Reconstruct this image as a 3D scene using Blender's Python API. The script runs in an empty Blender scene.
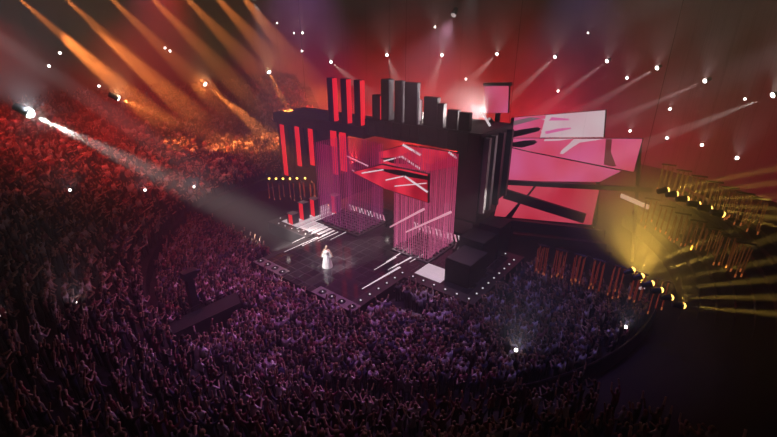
import bpy, math, random
import numpy as np
from mathutils import Vector, Matrix, Quaternion
S = bpy.context.scene
COL = S.collection
R_ = random.Random(7)
PI = math.pi

# ---------------------------------------------------------------- camera
F = 426.0; CX, CY = 388.5, 218.5
PITCH = math.radians(23.2); HEAD = math.radians(38.8)
CAM = Vector((-17.2, -17.01, 18.5))
FWD = Vector((math.cos(PITCH)*math.cos(HEAD), math.cos(PITCH)*math.sin(HEAD), -math.sin(PITCH)))
RIGHT = Vector((math.sin(HEAD), -math.cos(HEAD), 0))
UP = RIGHT.cross(FWD)
def ray(x, y): return FWD + RIGHT*((x-CX)/F) + UP*((CY-y)/F)
def onz(x, y, z):
    r = ray(x, y); return CAM + r*((z-CAM.z)/r.z)
def onx(x, y, X):
    r = ray(x, y); return CAM + r*((X-CAM.x)/r.x)
def ony(x, y, Y):
    r = ray(x, y); return CAM + r*((Y-CAM.y)/r.y)
def proj(P):
    d = Vector(P)-CAM; w = d.dot(FWD)
    return (CX+F*d.dot(RIGHT)/w, CY-F*d.dot(UP)/w, w)
cd = bpy.data.cameras.new('camera'); cam = bpy.data.objects.new('camera', cd); COL.objects.link(cam)
cd.sensor_width = 36; cd.lens = F/777*36; cd.clip_end = 400
cam.matrix_world = Matrix((RIGHT, UP, -FWD)).transposed().to_4x4(); cam.location = CAM
S.camera = cam

# ---------------------------------------------------------------- materials
def mat(name, col, rough=0.6, metal=0.0, emit=None, es=1.0, noise=0.0, scale=3.0, sample=False, spec=0.5, bump=0.0):
    m = bpy.data.materials.new(name); m.use_nodes = True
    nt = m.node_tree; b = nt.nodes['Principled BSDF']
    b.inputs['Base Color'].default_value = (*col, 1); b.inputs['Roughness'].default_value = rough
    b.inputs['Metallic'].default_value = metal; b.inputs['Specular IOR Level'].default_value = spec
    if noise or bump:
        tc = nt.nodes.new('ShaderNodeTexCoord'); n = nt.nodes.new('ShaderNodeTexNoise')
        n.inputs['Scale'].default_value = scale; n.inputs['Detail'].default_value = 5
        nt.links.new(tc.outputs['Object'], n.inputs['Vector'])
        if noise:
            mx = nt.nodes.new('ShaderNodeMix'); mx.data_type = 'RGBA'
            mx.inputs[6].default_value = (*[c*(1-noise) for c in col], 1)
            mx.inputs[7].default_value = (*[min(1, c*(1+noise)) for c in col], 1)
            nt.links.new(n.outputs['Fac'], mx.inputs[0]); nt.links.new(mx.outputs[2], b.inputs['Base Color'])
        if bump:
            bp = nt.nodes.new('ShaderNodeBump'); bp.inputs['Strength'].default_value = bump
            nt.links.new(n.outputs['Fac'], bp.inputs['Height']); nt.links.new(bp.outputs['Normal'], b.inputs['Normal'])
    if emit:
        b.inputs['Emission Color'].default_value = (*emit, 1); b.inputs['Emission Strength'].default_value = es
    m.cycles.emission_sampling = 'AUTO' if sample else 'NONE'
    return m
M = dict(
    black=mat('black_panel', (.022, .022, .025), .45, noise=.35, scale=1.5),
    roofblack=mat('black_roof', (.05, .048, .052), .6, noise=.4, scale=.8),
    grey=mat('grey_fin', (.30, .30, .32), .5, noise=.2, scale=2),
    metal=mat('dark_metal', (.05, .05, .055), .4, .6),
    floor=mat('arena_floor', (.02, .018, .02), .8, noise=.4, scale=.6),
    wall=mat('wall_drape', (.16, .15, .16), .85, noise=.25, scale=.25),
    stand=mat('stand_concrete', (.02, .018, .02), .8, noise=.4, scale=.5),
    deck=mat('glossy_led_deck', (.03, .028, .032), .07, noise=.25, scale=1.2, spec=.6),
    deckside=mat('stage_skirt', (.01, .01, .012), .6),
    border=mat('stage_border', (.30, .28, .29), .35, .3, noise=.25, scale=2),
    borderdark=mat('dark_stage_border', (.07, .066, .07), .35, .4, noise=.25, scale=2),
    white=mat('white_deck', (.75, .72, .74), .25, noise=.1),
    redled=mat('red_led', (.3, .01, .02), .4, emit=(1, .015, .03), es=.95, sample=True),
    pinkled=mat('pink_led', (.3, .1, .15), .4, emit=(1, .42, .55), es=.75, sample=True),
    streak=mat('white_streak', (.5, .5, .5), .3, emit=(1, .86, .90), es=.8),
    streakpink=mat('pink_streak', (.5, .3, .35), .3, emit=(1, .45, .58), es=.75),
    lens=mat('lamp_lens', (.5, .5, .5), .3, emit=(1, .88, .80), es=9),
    lensy=mat('amber_lens', (.5, .4, .2), .3, emit=(1, .55, .10), es=5),
    lensglobe=mat('bright_globe_lens', (.5, .5, .5), .3, emit=(.95, .97, 1), es=12),
    lensw=mat('wash_lens', (.5, .5, .5), .3, emit=(1, .8, .8), es=.4),
    lensf=mat('footlight_lens', (.5, .5, .5), .3, emit=(1, .92, .95), es=.8),
    rod=mat('glass_rod', (.16, .10, .07), .25, emit=(1, .22, .05), es=.05),
    rodred=mat('red_glass_rod', (.18, .07, .05), .25, emit=(1, .10, .04), es=.09),
    rodtip=mat('rod_tip', (.6, .4, .25), .3, emit=(1, .24, .06), es=.3),
    gown=mat('white_gown', (.85, .84, .82), .7, noise=.05),
    skin=mat('skin', (.55, .33, .24), .6), hair=mat('dark_hair', (.03, .02, .015), .5),
    hole=mat('grate_black', (.008, .008, .01), .5),
)

def grid_deck(m):           # fine tile joints in the glossy deck
    nt = m.node_tree; b = nt.nodes['Principled BSDF']; tc = nt.nodes.new('ShaderNodeTexCoord'); br = nt.nodes.new('ShaderNodeTexBrick')
    br.offset = 0; br.inputs['Scale'].default_value = 1; br.inputs['Brick Width'].default_value = .9; br.inputs['Row Height'].default_value = .9
    br.inputs['Mortar Size'].default_value = .03; br.inputs['Color1'].default_value = (.03,.028,.032,1); br.inputs['Color2'].default_value = (.04,.036,.04,1)
    br.inputs['Mortar'].default_value = (.07,.065,.07,1); nt.links.new(tc.outputs['Object'], br.inputs['Vector']); nt.links.new(br.outputs['Color'], b.inputs['Base Color'])
grid_deck(M['deck'])
# ---------------------------------------------------------------- mesh helper
class MB:
    def __init__(s): s.v = []; s.f = []; s.m = []
    def poly(s, pts, mi=0):
        b = len(s.v); s.v += [tuple(p) for p in pts]; s.f.append(tuple(range(b, b+len(pts)))); s.m.append(mi)
    def hexa(s, p, mi=0):       # 8 points: bottom 4 ccw, top 4
        b = len(s.v); s.v += [tuple(q) for q in p]
        for f in ((3,2,1,0),(4,5,6,7),(0,1,5,4),(1,2,6,5),(2,3,7,6),(3,0,4,7)):
            s.f.append(tuple(b+i for i in f)); s.m.append(mi)
        return s
    def box(s, x0, x1, y0, y1, z0, z1, mi=0):
        return s.hexa([(x0,y0,z0),(x1,y0,z0),(x1,y1,z0),(x0,y1,z0),(x0,y0,z1),(x1,y0,z1),(x1,y1,z1),(x0,y1,z1)], mi)
    def prism(s, pts, z0, z1, mi=0, side=None):
        n = len(pts); b = len(s.v)
        s.v += [(x,y,z0) for x,y in pts] + [(x,y,z1) for x,y in pts]
        s.f += [tuple(b+i for i in reversed(range(n))), tuple(b+n+i for i in range(n))]; s.m += [mi, mi]
        for i in range(n):
            j = (i+1) % n; s.f.append((b+i, b+j, b+n+j, b+n+i)); s.m.append(mi if side is None else side)
        return s
    def slab(s, quad, t, mi=0):     # polygon in space given a thickness along its own normal (away from the front)
        q = [Vector(p) for p in quad]; n = (q[1]-q[0]).cross(q[-1]-q[0]).normalized()
        if n.dot(CAM-q[0]) < 0: q.reverse(); n = -n
        k = len(q); b = len(s.v)
        s.v += [tuple(p) for p in q] + [tuple(p-n*t) for p in q]
        s.f += [tuple(b+i for i in range(k)), tuple(b+k+i for i in reversed(range(k)))]; s.m += [mi, mi]
        for i in range(k):
            j = (i+1) % k; s.f.append((b+j, b+i, b+k+i, b+k+j)); s.m.append(mi)
        return s
    def tube(s, a, c, r0, r1=None, n=8, mi=0):
        a, c = Vector(a), Vector(c); r1 = r0 if r1 is None else r1
        d = (c-a).normalized(); u = d.orthogonal().normalized(); w = d.cross(u); b = len(s.v)
        for p, r in ((a, r0), (c, r1)):
            for i in range(n):
                t = 2*PI*i/n; s.v.append(tuple(p+u*math.cos(t)*r+w*math.sin(t)*r))
        for i in range(n):
            j = (i+1) % n; s.f.append((b+i, b+j, b+n+j, b+n+i)); s.m.append(mi)
        s.f += [tuple(b+i for i in reversed(range(n))), tuple(b+n+i for i in range(n))]; s.m += [mi, mi]
        return s
    def lathe(s, prof, n=16, at=(0,0,0), mi=0):
        b = len(s.v)
        for r, z in prof:
            for i in range(n):
                t = 2*PI*i/n; s.v.append((at[0]+r*math.cos(t), at[1]+r*math.sin(t), at[2]+z))
        for k in range(len(prof)-1):
            for i in range(n):
                j = (i+1) % n; s.f.append((b+k*n+i, b+k*n+j, b+(k+1)*n+j, b+(k+1)*n+i)); s.m.append(mi)
        s.f += [tuple(b+i for i in reversed(range(n))), tuple(b+(len(prof)-1)*n+i for i in range(n))]; s.m += [mi, mi]
        return s
    def mesh(s, name, mats, o=(0,0,0)):
        me = bpy.data.meshes.new(name)
        me.from_pydata([(x-o[0], y-o[1], z-o[2]) for x,y,z in s.v], [], s.f)
        for m in (mats if isinstance(mats, (list, tuple)) else [mats]): me.materials.append(m)
        if any(s.m): me.polygons.foreach_set('material_index', s.m)
        me.update(); return me
def link(name, me, parent=None):
    o = bpy.data.objects.new(name, me); COL.objects.link(o)
    if parent: o.parent = parent
    return o
def tag(o, label=None, cat=None, group=None, kind=None):
    for k, v in (('label', label), ('category', cat), ('group', group), ('kind', kind)):
        if v: o[k] = v
    return o
def thing(name, label, cat, loc, group=None):
    o = bpy.data.objects.new(name, None); COL.objects.link(o); o.location = loc; o.empty_display_size = .2
    return tag(o, label, cat, group)
def part(name, mb, mats, root, sub=None):       # geometry given in world coordinates
    base = root.location if sub is None else sub_base(sub)
    return link(name, mb.mesh(name, mats, base), sub or root)
def sub_base(o):
    while o.parent: o = o.parent
    return o.location
def solo(name, mb, mats, label, cat, loc=(0,0,0), group=None, kind=None):
    o = link(name, mb.mesh(name, mats, loc)); o.location = loc
    return tag(o, label, cat, group, kind)
def struct(name, mb, mats):
    o = link(name, mb.mesh(name, mats)); o['kind'] = 'structure'; return o

def spot(pos, target, col, power, angle, blend=.4, size=.12, parent=None, off=.35):
    l = bpy.data.lights.new('lamp_light', 'SPOT'); l.energy = power; l.color = col
    l.spot_size = math.radians(angle); l.spot_blend = blend; l.shadow_soft_size = size
    o = bpy.data.objects.new('lamp_light', l); COL.objects.link(o)
    d = (Vector(target)-Vector(pos)).normalized()
    o.rotation_euler = d.to_track_quat('-Z', 'Y').to_euler()
    o.location = Vector(pos)+d*off
    if parent: o.parent = parent; o.location -= parent.location
    return o

# ---------------------------------------------------------------- setting
C0 = Vector((14.0, 5.6, 0)); RW = 46.0; ZC = 27.0
def pol(r, deg, z=0): a = math.radians(deg); return (C0.x+r*math.cos(a), C0.y+r*math.sin(a), z)
fl = MB(); fl.prism([pol(RW, i*5)[:2] for i in range(72)], -.3, 0); struct('floor', fl, M['floor'])
ce = MB(); ce.prism([pol(RW+.4, i*5)[:2] for i in range(72)], ZC, ZC+.3); struct('ceiling', ce, M['black'])
def ringwall(name, a0, a1):
    w = MB(); st = 5
    for d in range(a0, a1, st):
        p = [pol(RW, d), pol(RW+.4, d), pol(RW+.4, d+st), pol(RW, d+st)]
        w.hexa([(x,y,0) for x,y,_ in p]+[(x,y,ZC) for x,y,_ in p])
    struct(name, w, M['wall'])
ringwall('wall_back', -60, 90); ringwall('wall_left', 90, 210); ringwall('wall_right', 210, 300)

R0, R1 = 23.0, 45.0
def tier_z(r): return 1.3+max(0, r-R0)*.42
def stand(name, a0, a1, label, r1=R1):
    t = MB(); nrow = int((r1-R0)/.9); st = 4
    for k in range(nrow):
        ra, rb = R0+k*.9, R0+(k+1)*.9; z = 1.3+k*.9*.42
        for d in range(a0, a1, st):
            p = [pol(ra, d), pol(rb, d), pol(rb, d+st), pol(ra, d+st)]
            t.hexa([(x,y,0) for x,y,_ in p]+[(x,y,z) for x,y,_ in p])
    return solo(name, t, M['stand'], label, 'stand')
stand('tiered_stand', 60, 180, 'curved stepped audience stand on the side lit red and orange')
stand('tiered_stand', 180, 244, 'stepped audience stand nearest the bottom of the picture, below the viewpoint', 34.6)
stand('tiered_stand', 244, 316, 'dark empty stepped stand on the unlit side, behind the curved barrier', 31)
def barrier(a0, a1, label):
    t = thing('crowd_barrier', label, 'barrier', pol(21.6, (a0+a1)/2))
    b = MB(); st = 4
    for d in range(a0, a1, st):
        p = [pol(21.55, d), pol(21.65, d), pol(21.65, d+st), pol(21.55, d+st)]
        b.hexa([(x,y,0) for x,y,_ in p]+[(x,y,1.15) for x,y,_ in p])
    part('barrier_panel', b, M['black'], t)
    r = MB()
    for d in range(a0, a1, st): r.tube(pol(21.6, d, 1.2), pol(21.6, d+st, 1.2), .05, n=6)
    part('rail', r, M['metal'], t)
barrier(228, 272, 'low curved black barrier between the floor crowd and the dark empty stand')

# ---------------------------------------------------------------- stage
st = thing('stage', 'zigzag black glossy stage with lamp studded border and white light streaks', 'stage', (6, 5.6, 0))
outline = [(0,0),(5.9,0),(5.9,-6),(14.9,-6),(14.9,-2.6),(20.5,-2.6),(20.5,2.5),(26,2.5),(26,16),(14.9,16),(14.9,17.2),(5.9,17.2),(5.9,11.24),(0,11.24)]
part('platform', MB().prism(outline, 0, 1.2, 0, 1), [M['deck'], M['deckside']], st)
bw = .95
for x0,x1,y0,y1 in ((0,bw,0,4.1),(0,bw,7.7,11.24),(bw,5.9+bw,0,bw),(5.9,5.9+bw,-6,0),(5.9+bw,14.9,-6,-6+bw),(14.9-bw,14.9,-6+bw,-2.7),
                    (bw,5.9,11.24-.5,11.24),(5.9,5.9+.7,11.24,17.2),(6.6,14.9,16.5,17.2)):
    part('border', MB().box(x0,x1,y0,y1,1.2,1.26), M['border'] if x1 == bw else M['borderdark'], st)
lamps = [(.47, .45+.98*i) for i in range(4)]+[(.47, 8.0+.95*i) for i in range(4)]+[(1.4+.98*i, .47) for i in range(6)]
lamps += [(6.37, -.5-.98*i) for i in range(6)]+[(7.3+.93*i, -5.53) for i in range(8)]+[(14.4, -4.5), (14.2, -3.2)]
lamps += [(6.25, 11.9+1.0*i) for i in range(5)]+[(7.2+1.0*i, 16.85) for i in range(6)]
ring = MB().lathe([(.26,0),(.30,.03),(.24,.07),(.20,.07),(.19,.03)], 14).mesh('footlight', M['hole'])
rings = MB().lathe([(.15,0),(.17,.02),(.14,.05),(.12,.05),(.11,.03)], 12).mesh('footlight', M['hole'])
lensm = MB().lathe([(.07,.03),(.06,.07),(.03,.085)], 10).mesh('lens', M['lensf'])
lenss = MB().lathe([(.055,.03),(.05,.075),(.02,.085)], 8).mesh('lens', M['lensf'])
for i, (x, y) in enumerate(lamps):
    a = link('footlight', ring if x < .6 else rings, st); a.location = Vector((x, y, 1.26))-st.location
    l = link('lens', lenss if x < .6 else lensm, a)
# the glowing floor graphics
def streak(a, b, w, m=M['streak'], z=1.205):
    a, b = Vector((*a, z)), Vector((*b, z)); n = (b-a).normalized().cross(Vector((0,0,1)))*w/2
    s_ = MB(); p = [a-n*.35, b-n, b+n, a+n*.35]
    s_.hexa([(q.x,q.y,z-.02) for q in p]+[(q.x,q.y,z+.01) for q in p])
    part('light_streak', s_, m, st)
for a, b, w in (((362,289),(400,267),.22),((374,270),(396,257),.14),((386,262),(404,251),.14),((366,300),(372,296),.1),((392,268),(412,257),.2),
                ((284,252),(318,237),.16),((302,246),(330,233),.14),((318,241),(338,232),.12),((292,243),(322,229),.12),((330,240),(350,230),.1),
                ((388,270),(398,264),.1),((410,262),(424,254),.14)):
    streak(onz(*a, 1.2).xy, onz(*b, 1.2).xy, w)
for y0, y1, x0, x1 in ((14.9,15.3,6.9,12.5),(14.2,14.55,7.0,13.1),(13.55,13.8,6.5,12.6),(12.75,12.95,6.7,9.0),(12.1,12.25,6.8,8.8),(15.6,15.8,8,13)):
    streak((x0, (y0+y1)/2), (x1, (y0+y1)/2), y1-y0)
L_floor = mat('self_lit_floor', (.5,.48,.5), .2, emit=(.85,.70,.75), es=.6, noise=.2)  # glows by itself, as too little lamp light reaches this floor
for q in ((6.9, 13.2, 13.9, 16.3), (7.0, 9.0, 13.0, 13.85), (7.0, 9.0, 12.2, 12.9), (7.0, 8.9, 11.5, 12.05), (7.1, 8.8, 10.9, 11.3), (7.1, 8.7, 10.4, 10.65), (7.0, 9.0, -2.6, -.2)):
    part('self_lit_floor_panel', MB().box(*q, 1.2, 1.212), L_floor, st)
# lattice lift under each curtain
for (x0,x1,y0,y1) in ((9.2,13.1,7.9,13.3),(9.0,13.2,-.1,3.6)):
    g = MB().box(x0,x1,y0,y1,1.2,1.215)
    pit = part('lift_pit', g, M['hole'], st)
    l = MB(); n = 8
    for i in range(n+1):
        x = x0+(x1-x0)*i/n; l.box(x-.07, x+.07, y0, y1, 1.215, 1.30)
        y = y0+(y1-y0)*i/n; l.box(x0, x1, y-.07, y+.07, 1.215, 1.30)
    part('lattice', l, M['grey'], st, pit)

# steps with slanted light stripes behind the curtains
def steps(label, x, y0, y1, z1):
    t = thing('step_block', label, 'steps', (x, (y0+y1)/2, 1.2), 'striped step blocks behind the curtains')
    part('riser', MB().box(x, x+.5, y0, y1, 1.2, z1).box(x+.5, x+1.0, y0, y1, 1.2, z1+.25), M['black'], t)
    n = int((y1-y0)/.42)
    for i in range(n):
        y = y0+.1+i*(y1-y0-.3)/n; s_ = MB()
        s_.hexa([(x-.02,y,1.25),(x,y,1.25),(x,y+.17,1.25),(x-.02,y+.17,1.25),(x-.02,y+.22,z1-.03),(x,y+.22,z1-.03),(x,y+.39,z1-.03),(x-.02,y+.39,z1-.03)])
        part('light_stripe', s_, M['streak'] if i % 3 else M['streakpink'], t)
steps('low step block with slanted white stripes behind the pink bead curtain', 13.85, -1.4, 5.0, 1.95)
steps('low step block with slanted pale stripes behind the purple bead curtain', 13.5, 8.0, 13.3, 1.85)

# bead curtains (LED strands)
def curtain_mat(name, top, bot, es):
    m = bpy.data.materials.new(name); m.use_nodes = True; nt = m.node_tree; b = nt.nodes['Principled BSDF']
    tc = nt.nodes.new('ShaderNodeTexCoord'); sx = nt.nodes.new('ShaderNodeSeparateXYZ'); mr = nt.nodes.new('ShaderNodeMapRange')
    mr.inputs['From Min'].default_value = 0; mr.inputs['From Max'].default_value = 8
    mx = nt.nodes.new('ShaderNodeMix'); mx.data_type = 'RGBA'; mx.inputs[6].default_value = (*bot, 1); mx.inputs[7].default_value = (*top, 1)
    nt.links.new(tc.outputs['Object'], sx.inputs[0]); nt.links.new(sx.outputs['Z'], mr.inputs['Value'])
    nt.links.new(mr.outputs[0], mx.inputs[0]); nt.links.new(mx.outputs[2], b.inputs['Emission Color'])
    b.inputs['Base Color'].default_value = (.25, .1, .16, 1); b.inputs['Emission Strength'].default_value = es; b.inputs['Roughness'].default_value = .3
    m.cycles.emission_sampling = 'NONE'; return m
def curtain(label, x0, x1, y0, y1, z0, z1, m, gap):
    c = MB(); pts = []
    nx, ny = int((x1-x0)/gap), int((y1-y0)/gap)
    for i in range(ny+1): pts += [(x0, y0+(y1-y0)*i/ny), (x1, y0+(y1-y0)*i/ny)]
    for i in range(1, nx): pts += [(x0+(x1-x0)*i/nx, y0), (x0+(x1-x0)*i/nx, y1)]
    for x, y in pts:
        r = R_.choice((.022, .03, .04))
        c.tube((x,y,z0+R_.uniform(0,.25)), (x,y,z1), r, n=5)
    return solo('bead_curtain', c, m, label, 'curtain', ((x0+x1)/2, (y0+y1)/2, z0), 'bead curtains on the stage', 'stuff')
cm1 = curtain_mat('purple_led_strand', (.38, .0, .07), (.40, .05, .22), .6)
cm2 = curtain_mat('magenta_led_strand', (.55, .01, .08), (.82, .16, .36), .64)
curtain('purple hanging strand curtain around the lattice behind the performer', 9.3, 13.0, 8.0, 13.2, 1.35, 9.3, cm1, .24)
curtain('bright pink hanging strand curtain around the lattice closest to the stage corner', 9.1, 13.1, 0.0, 3.5, 1.35, 9.6, cm2, .19)

# ---------------------------------------------------------------- overhead portal
def blockthing(name, label, cat, boxes, m=None, group=None):
    x0 = min(b[0] for b in boxes); x1 = max(b[1] for b in boxes); y0 = min(b[2] for b in boxes); y1 = max(b[3] for b in boxes); z0 = min(b[4] for b in boxes)
    t = thing(name, label, cat, ((x0+x1)/2, (y0+y1)/2, z0), group)
    mb = MB()
    for b in boxes: mb.box(*b)
    part('housing', mb, m or M['black'], t); return t
h = blockthing('portal_header', 'wide black overhead header box spanning above the red screens', 'header', [(13.5, 19.6, -1.75, 10.6, 9.7, 11.25)])
part('roof_panel', MB().box(13.6, 19.5, -1.65, 10.5, 11.25, 11.33), M['roofblack'], h)
for i in range(13): part('cladding_rib', MB().box(13.42, 13.5, -1.6+i*.98, -1.5+i*.98, 9.75, 11.2), M['roofblack'], h)
for y in (-1.4, 10.2): part('hanging_cable', MB().tube((19.4, y, 11.25), (19.4, y, ZC), .02, n=5), M['metal'], h)
h = blockthing('portal_header', 'black overhead header box above the hanging red light columns', 'header', [(13.5, 18.5, 10.7, 24.9, 9.25, 10.35)])
part('roof_panel', MB().box(13.6, 18.4, 10.8, 24.8, 10.35, 10.42), M['roofblack'], h)
for y in (11.2, 24.2): part('hanging_cable', MB().tube((18, y, 10.35), (18, y, ZC), .02, n=5), M['metal'], h)

# light columns: black block with a lit strip on the side that faces across the stage
def light_column(label, x0, x1, y0, y1, z0, z1, sm, group, name='light_column', face='y'):
    t = blockthing(name, label, 'light column', [(x0, x1, y0, y1, z0, z1)], None, group)
    e = .03
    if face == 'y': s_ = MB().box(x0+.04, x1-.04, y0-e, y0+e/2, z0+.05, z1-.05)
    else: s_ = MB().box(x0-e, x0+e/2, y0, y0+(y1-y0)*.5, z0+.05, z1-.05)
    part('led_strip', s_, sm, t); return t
g1 = 'red light columns hanging under the header'
for lab, px, zt, zb, w in (('longest of the red lit hanging columns, at the outer end of the header', 281, 9.0, 2.85, 1.9),
                        ('red lit hanging column second from the outer end of the header', 295.5, 9.1, 4.5, 1.9),
                        ('red lit hanging column third from the outer end, beside the hanging rods', 308.5, 9.2, 5.0, .9)):
    p = onx(px, 140, 13.9)
    t = blockthing('light_column', lab, 'light column', [(13.95, 14.4, p.y-w*.5-.5, p.y+.5, zb, 9.24)], None, g1)
    part('led_strip', MB().box(13.9, 13.96, p.y-.72, p.y, zb, zt), M['redled'], t)
bk = blockthing('backing_panel', 'plain black backing panel behind the hanging red columns', 'panel', [(14.5, 14.8, 16.5, 25.6, 1.8, 9.2)])
g2 = 'red sided towers standing on the header'
for lab, px in (('tall black tower with red side nearest the bare roof end of the header', 328), ('middle tall black tower with red side in the row of three', 341.3), ('third tall black tower with red side, next to a short red edged block', 354.4)):
    p = onx(px, 105, 13.55)
    light_column(lab, 13.55, 14.25, p.y-.75, p.y, 10.42, 14.7, M['redled'], g2)
g3 = 'red lit columns in front of the purple curtain'
for lab, px, zb in (('wide red lit column hanging below the tall towers, in front of the purple curtain', 333.5, 5.0), ('shorter red lit column hanging beside the wide one before the purple curtain', 342.5, 5.6)):
    p = onx(px, 150, 13.4)
    t = blockthing('light_column', lab, 'light column', [(13.1, 13.4, p.y-.85, p.y, zb, 9.6)], None, g3)
    part('led_strip', MB().box(13.05, 13.1, p.y-.85, p.y, zb, 9.6), M['redled'], t)
p = onx(372, 100, 13.6); light_column('short black block with a thin red edge beside the grey finned tower', 13.6, 14.3, p.y-.95, p.y, 10.1, 13.5, M['redled'], None)
g4 = 'grey sided towers standing on the wide header'
for lab, px, z1, w, dx in (('tall black tower with side coloured pale grey as if lit, first of the three joined towers', 381, 14.95, .82, 1.6), ('tall black tower with side coloured dull grey as if lit, middle of the three joined towers', 394.5, 14.9, .74, 1.1), ('tall black tower, last of the three joined towers beside the pink screen strip', 404.5, 14.85, 1.3, .9)):
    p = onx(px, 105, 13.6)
    light_column(lab, 13.6, 13.6+dx*.55, p.y-w, p.y, 11.25, z1, M['grey'], g4, 'header_tower')  # grey strip is no LED; it colours this side as if lit
for lab, px, pw, z1 in (('medium black block on the header roof beside the pink screen strip', 423, 14, 13.75), ('smaller black block joined to the medium block on the header roof', 437, 6.5, 13.3), ('low black block on the header roof nearest the white haze', 447, 11, 12.9), ('lowest black block on the header roof inside the white haze', 459, 11, 12.8)):
    p = onx(px, 110, 13.9); q = onx(px+pw, 110, 13.9)
    blockthing('roof_block', lab, 'block', [(13.9, 14.4, q.y, p.y-.05, 11.33, z1)], M['black'], 'blocks on the header roof')

def quad_x(X, pts): return [onx(x, y, X) for x, y in pts]
# pink screens up on the roof
def screen(name, label, quad, m, t=.25, border=.0, cat='screen', group=None):
    c = sum((Vector(q) for q in quad), Vector())/len(quad)
    th = thing(name, label, cat, (c.x, c.y, min(Vector(q).z for q in quad)), group)
    part('casing', MB().slab([Vector(q)+(Vector(q)-CAM).normalized()*.03 for q in quad], t), M['black'], th)
    n = (Vector(quad[1])-Vector(quad[0])).cross(Vector(quad[-1])-Vector(quad[0])).normalized()
    if n.dot(CAM-c) < 0: n = -n
    inner = [Vector(q)+(c-Vector(q)).normalized()*border for q in quad]
    part('display', MB().slab(inner, .02), m, th)
    th['_n'] = tuple(n); return th, n
def graphic(th, n, pts3, m, lift, name='graphic'):
    part(name, MB().slab([Vector(p)+n*lift for p in pts3], .01), m, th)
def led(name, c1, c2, es, scale=.25, ang=0.0, sample=True):
    m = bpy.data.materials.new(name); m.use_nodes = True; nt = m.node_tree; b = nt.nodes['Principled BSDF']
    tc = nt.nodes.new('ShaderNodeTexCoord'); mp = nt.nodes.new('ShaderNodeMapping'); mp.inputs['Rotation'].default_value = (ang, ang*.7, 0)
    n = nt.nodes.new('ShaderNodeTexNoise'); n.inputs['Scale'].default_value = scale; n.inputs['Detail'].default_value = 1
    rp = nt.nodes.new('ShaderNodeValToRGB'); rp.color_ramp.elements[0].color = (*c1, 1); rp.color_ramp.elements[1].color = (*c2, 1)
    rp.color_ramp.elements[0].position = .35; rp.color_ramp.elements[1].position = .65
    nt.links.new(tc.outputs['Object'], mp.inputs[0]); nt.links.new(mp.outputs[0], n.inputs['Vector']); nt.links.new(n.outputs['Fac'], rp.inputs[0])
    nt.links.new(rp.outputs[0], b.inputs['Emission Color']); b.inputs['Emission Strength'].default_value = es
    b.inputs['Base Color'].default_value = (.02, .02, .02, 1); b.inputs['Roughness'].default_value = .4
    m.cycles.emission_sampling = 'AUTO' if sample else 'NONE'; return m
L_pink = led('pink_screen', (.85, .07, .14), (.88, .14, .34), .8, .22)
L_red = led('red_screen', (.70, .03, .06), (.85, .09, .15), .8, .22)
L_pale = led('pale_screen', (.82, .50, .58), (.85, .66, .70), .8, .3)
L_cent = led('bright_red_screen', (.45, .0, .02), (1, .03, .07), .85, .5, .6)
L_dark = mat('dark_graphic', (.01, .01, .01), .5)
L_white = mat('white_graphic', (.3, .3, .3), .5, emit=(.95, .80, .86), es=.85)
L_mag = mat('magenta_graphic', (.2, .05, .1), .5, emit=(.85, .16, .42), es=.8)

t, n = screen('roof_screen', 'small pink screen standing upright behind the header roof', [onx(484,86,20), onx(509,85.5,20), onx(508,113,20), onx(485,113,20)], L_pink, .3, .03)
ub = onx(484,84,20), onx(510,83,20)
part('top_cap', MB().slab([onx(483,83,19.95), onx(510.5,82.5,19.95), onx(510.5,86,19.95), onx(483,86,19.95)], .4), M['black'], t)
part('mast', MB().box(20.3, 20.6, onx(496,113,20).y-.2, onx(496,113,20).y+.2, 1.2, onx(496,113,20).z+.6), M['metal'], t)
t, n = screen('roof_screen', 'narrow pale pink screen strip beside the three joined towers', quad_x(15.5, [(417,98),(421.5,100),(421,126),(416.5,126)]), L_pale, .2)
b_ = MB().tube(onx(482,112,15), onx(490,126,15), .09, n=6)
solo('light_baton', b_, M['streak'], 'short slanted glowing white baton at the foot of the small pink roof screen', 'light baton', onx(486,119,15))

# central red screens
g5 = 'angular red screens between the curtains'
s1, n1 = screen('angled_screen', 'upper angular red screen directly under the wide header', quad_x(13.25, [(378,152),(404,144.5),(457,153),(457.5,166),(430,172),(378,164)]), L_cent, .25, .1, group=g5)
s2, n2 = screen('angled_screen', 'lower angular red screen in front of the strand curtains, with pale diagonal lines', quad_x(8.9, [(352,172),(381,164),(428.5,174),(428.5,203),(406,196),(384,189)]), L_cent, .25, .1, group=g5)
for a, b, w in (((403,144.5),(421,155),2.2),((449,152),(457,158),2),((384,161),(402,156.5),1.3),((402,156.5),(421,169),2.0)):
    a, b = Vector((*a, 0)), Vector((*b, 0)); k = (b-a).normalized(); k = Vector((-k.y, k.x, 0))*w/2
    graphic(s1, n1, [onx(*(q.xy), 13.25) for q in (a-k, b-k, b+k, a+k)], L_white, .06, 'pale_line')
for pts in ([(380,158),(402,157),(420,165),(392,163)],):
    graphic(s1, n1, [onx(*q, 13.25) for q in pts], M['hole'], .05, 'dark_band')
for a, b, w in (((405,176),(428,192),1.8),((386,180),(404,176),1.2),((362,173),(384,169.5),1.2),((395,186),(427,183),1)):
    a, b = Vector((*a, 0)), Vector((*b, 0)); k = (b-a).normalized(); k = Vector((-k.y, k.x, 0))*w/2
    graphic(s2, n2, [onx(*(q.xy), 8.9) for q in (a-k, b-k, b+k, a+k)], L_white, .06, 'pale_line')
graphic(s2, n2, [onx(*q, 8.9) for q in ((372,168),(400,170),(428,176),(428,180),(398,175))], M['hole'], .05, 'dark_band')
g6 = 'glowing batons hung about the curtains'
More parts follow.
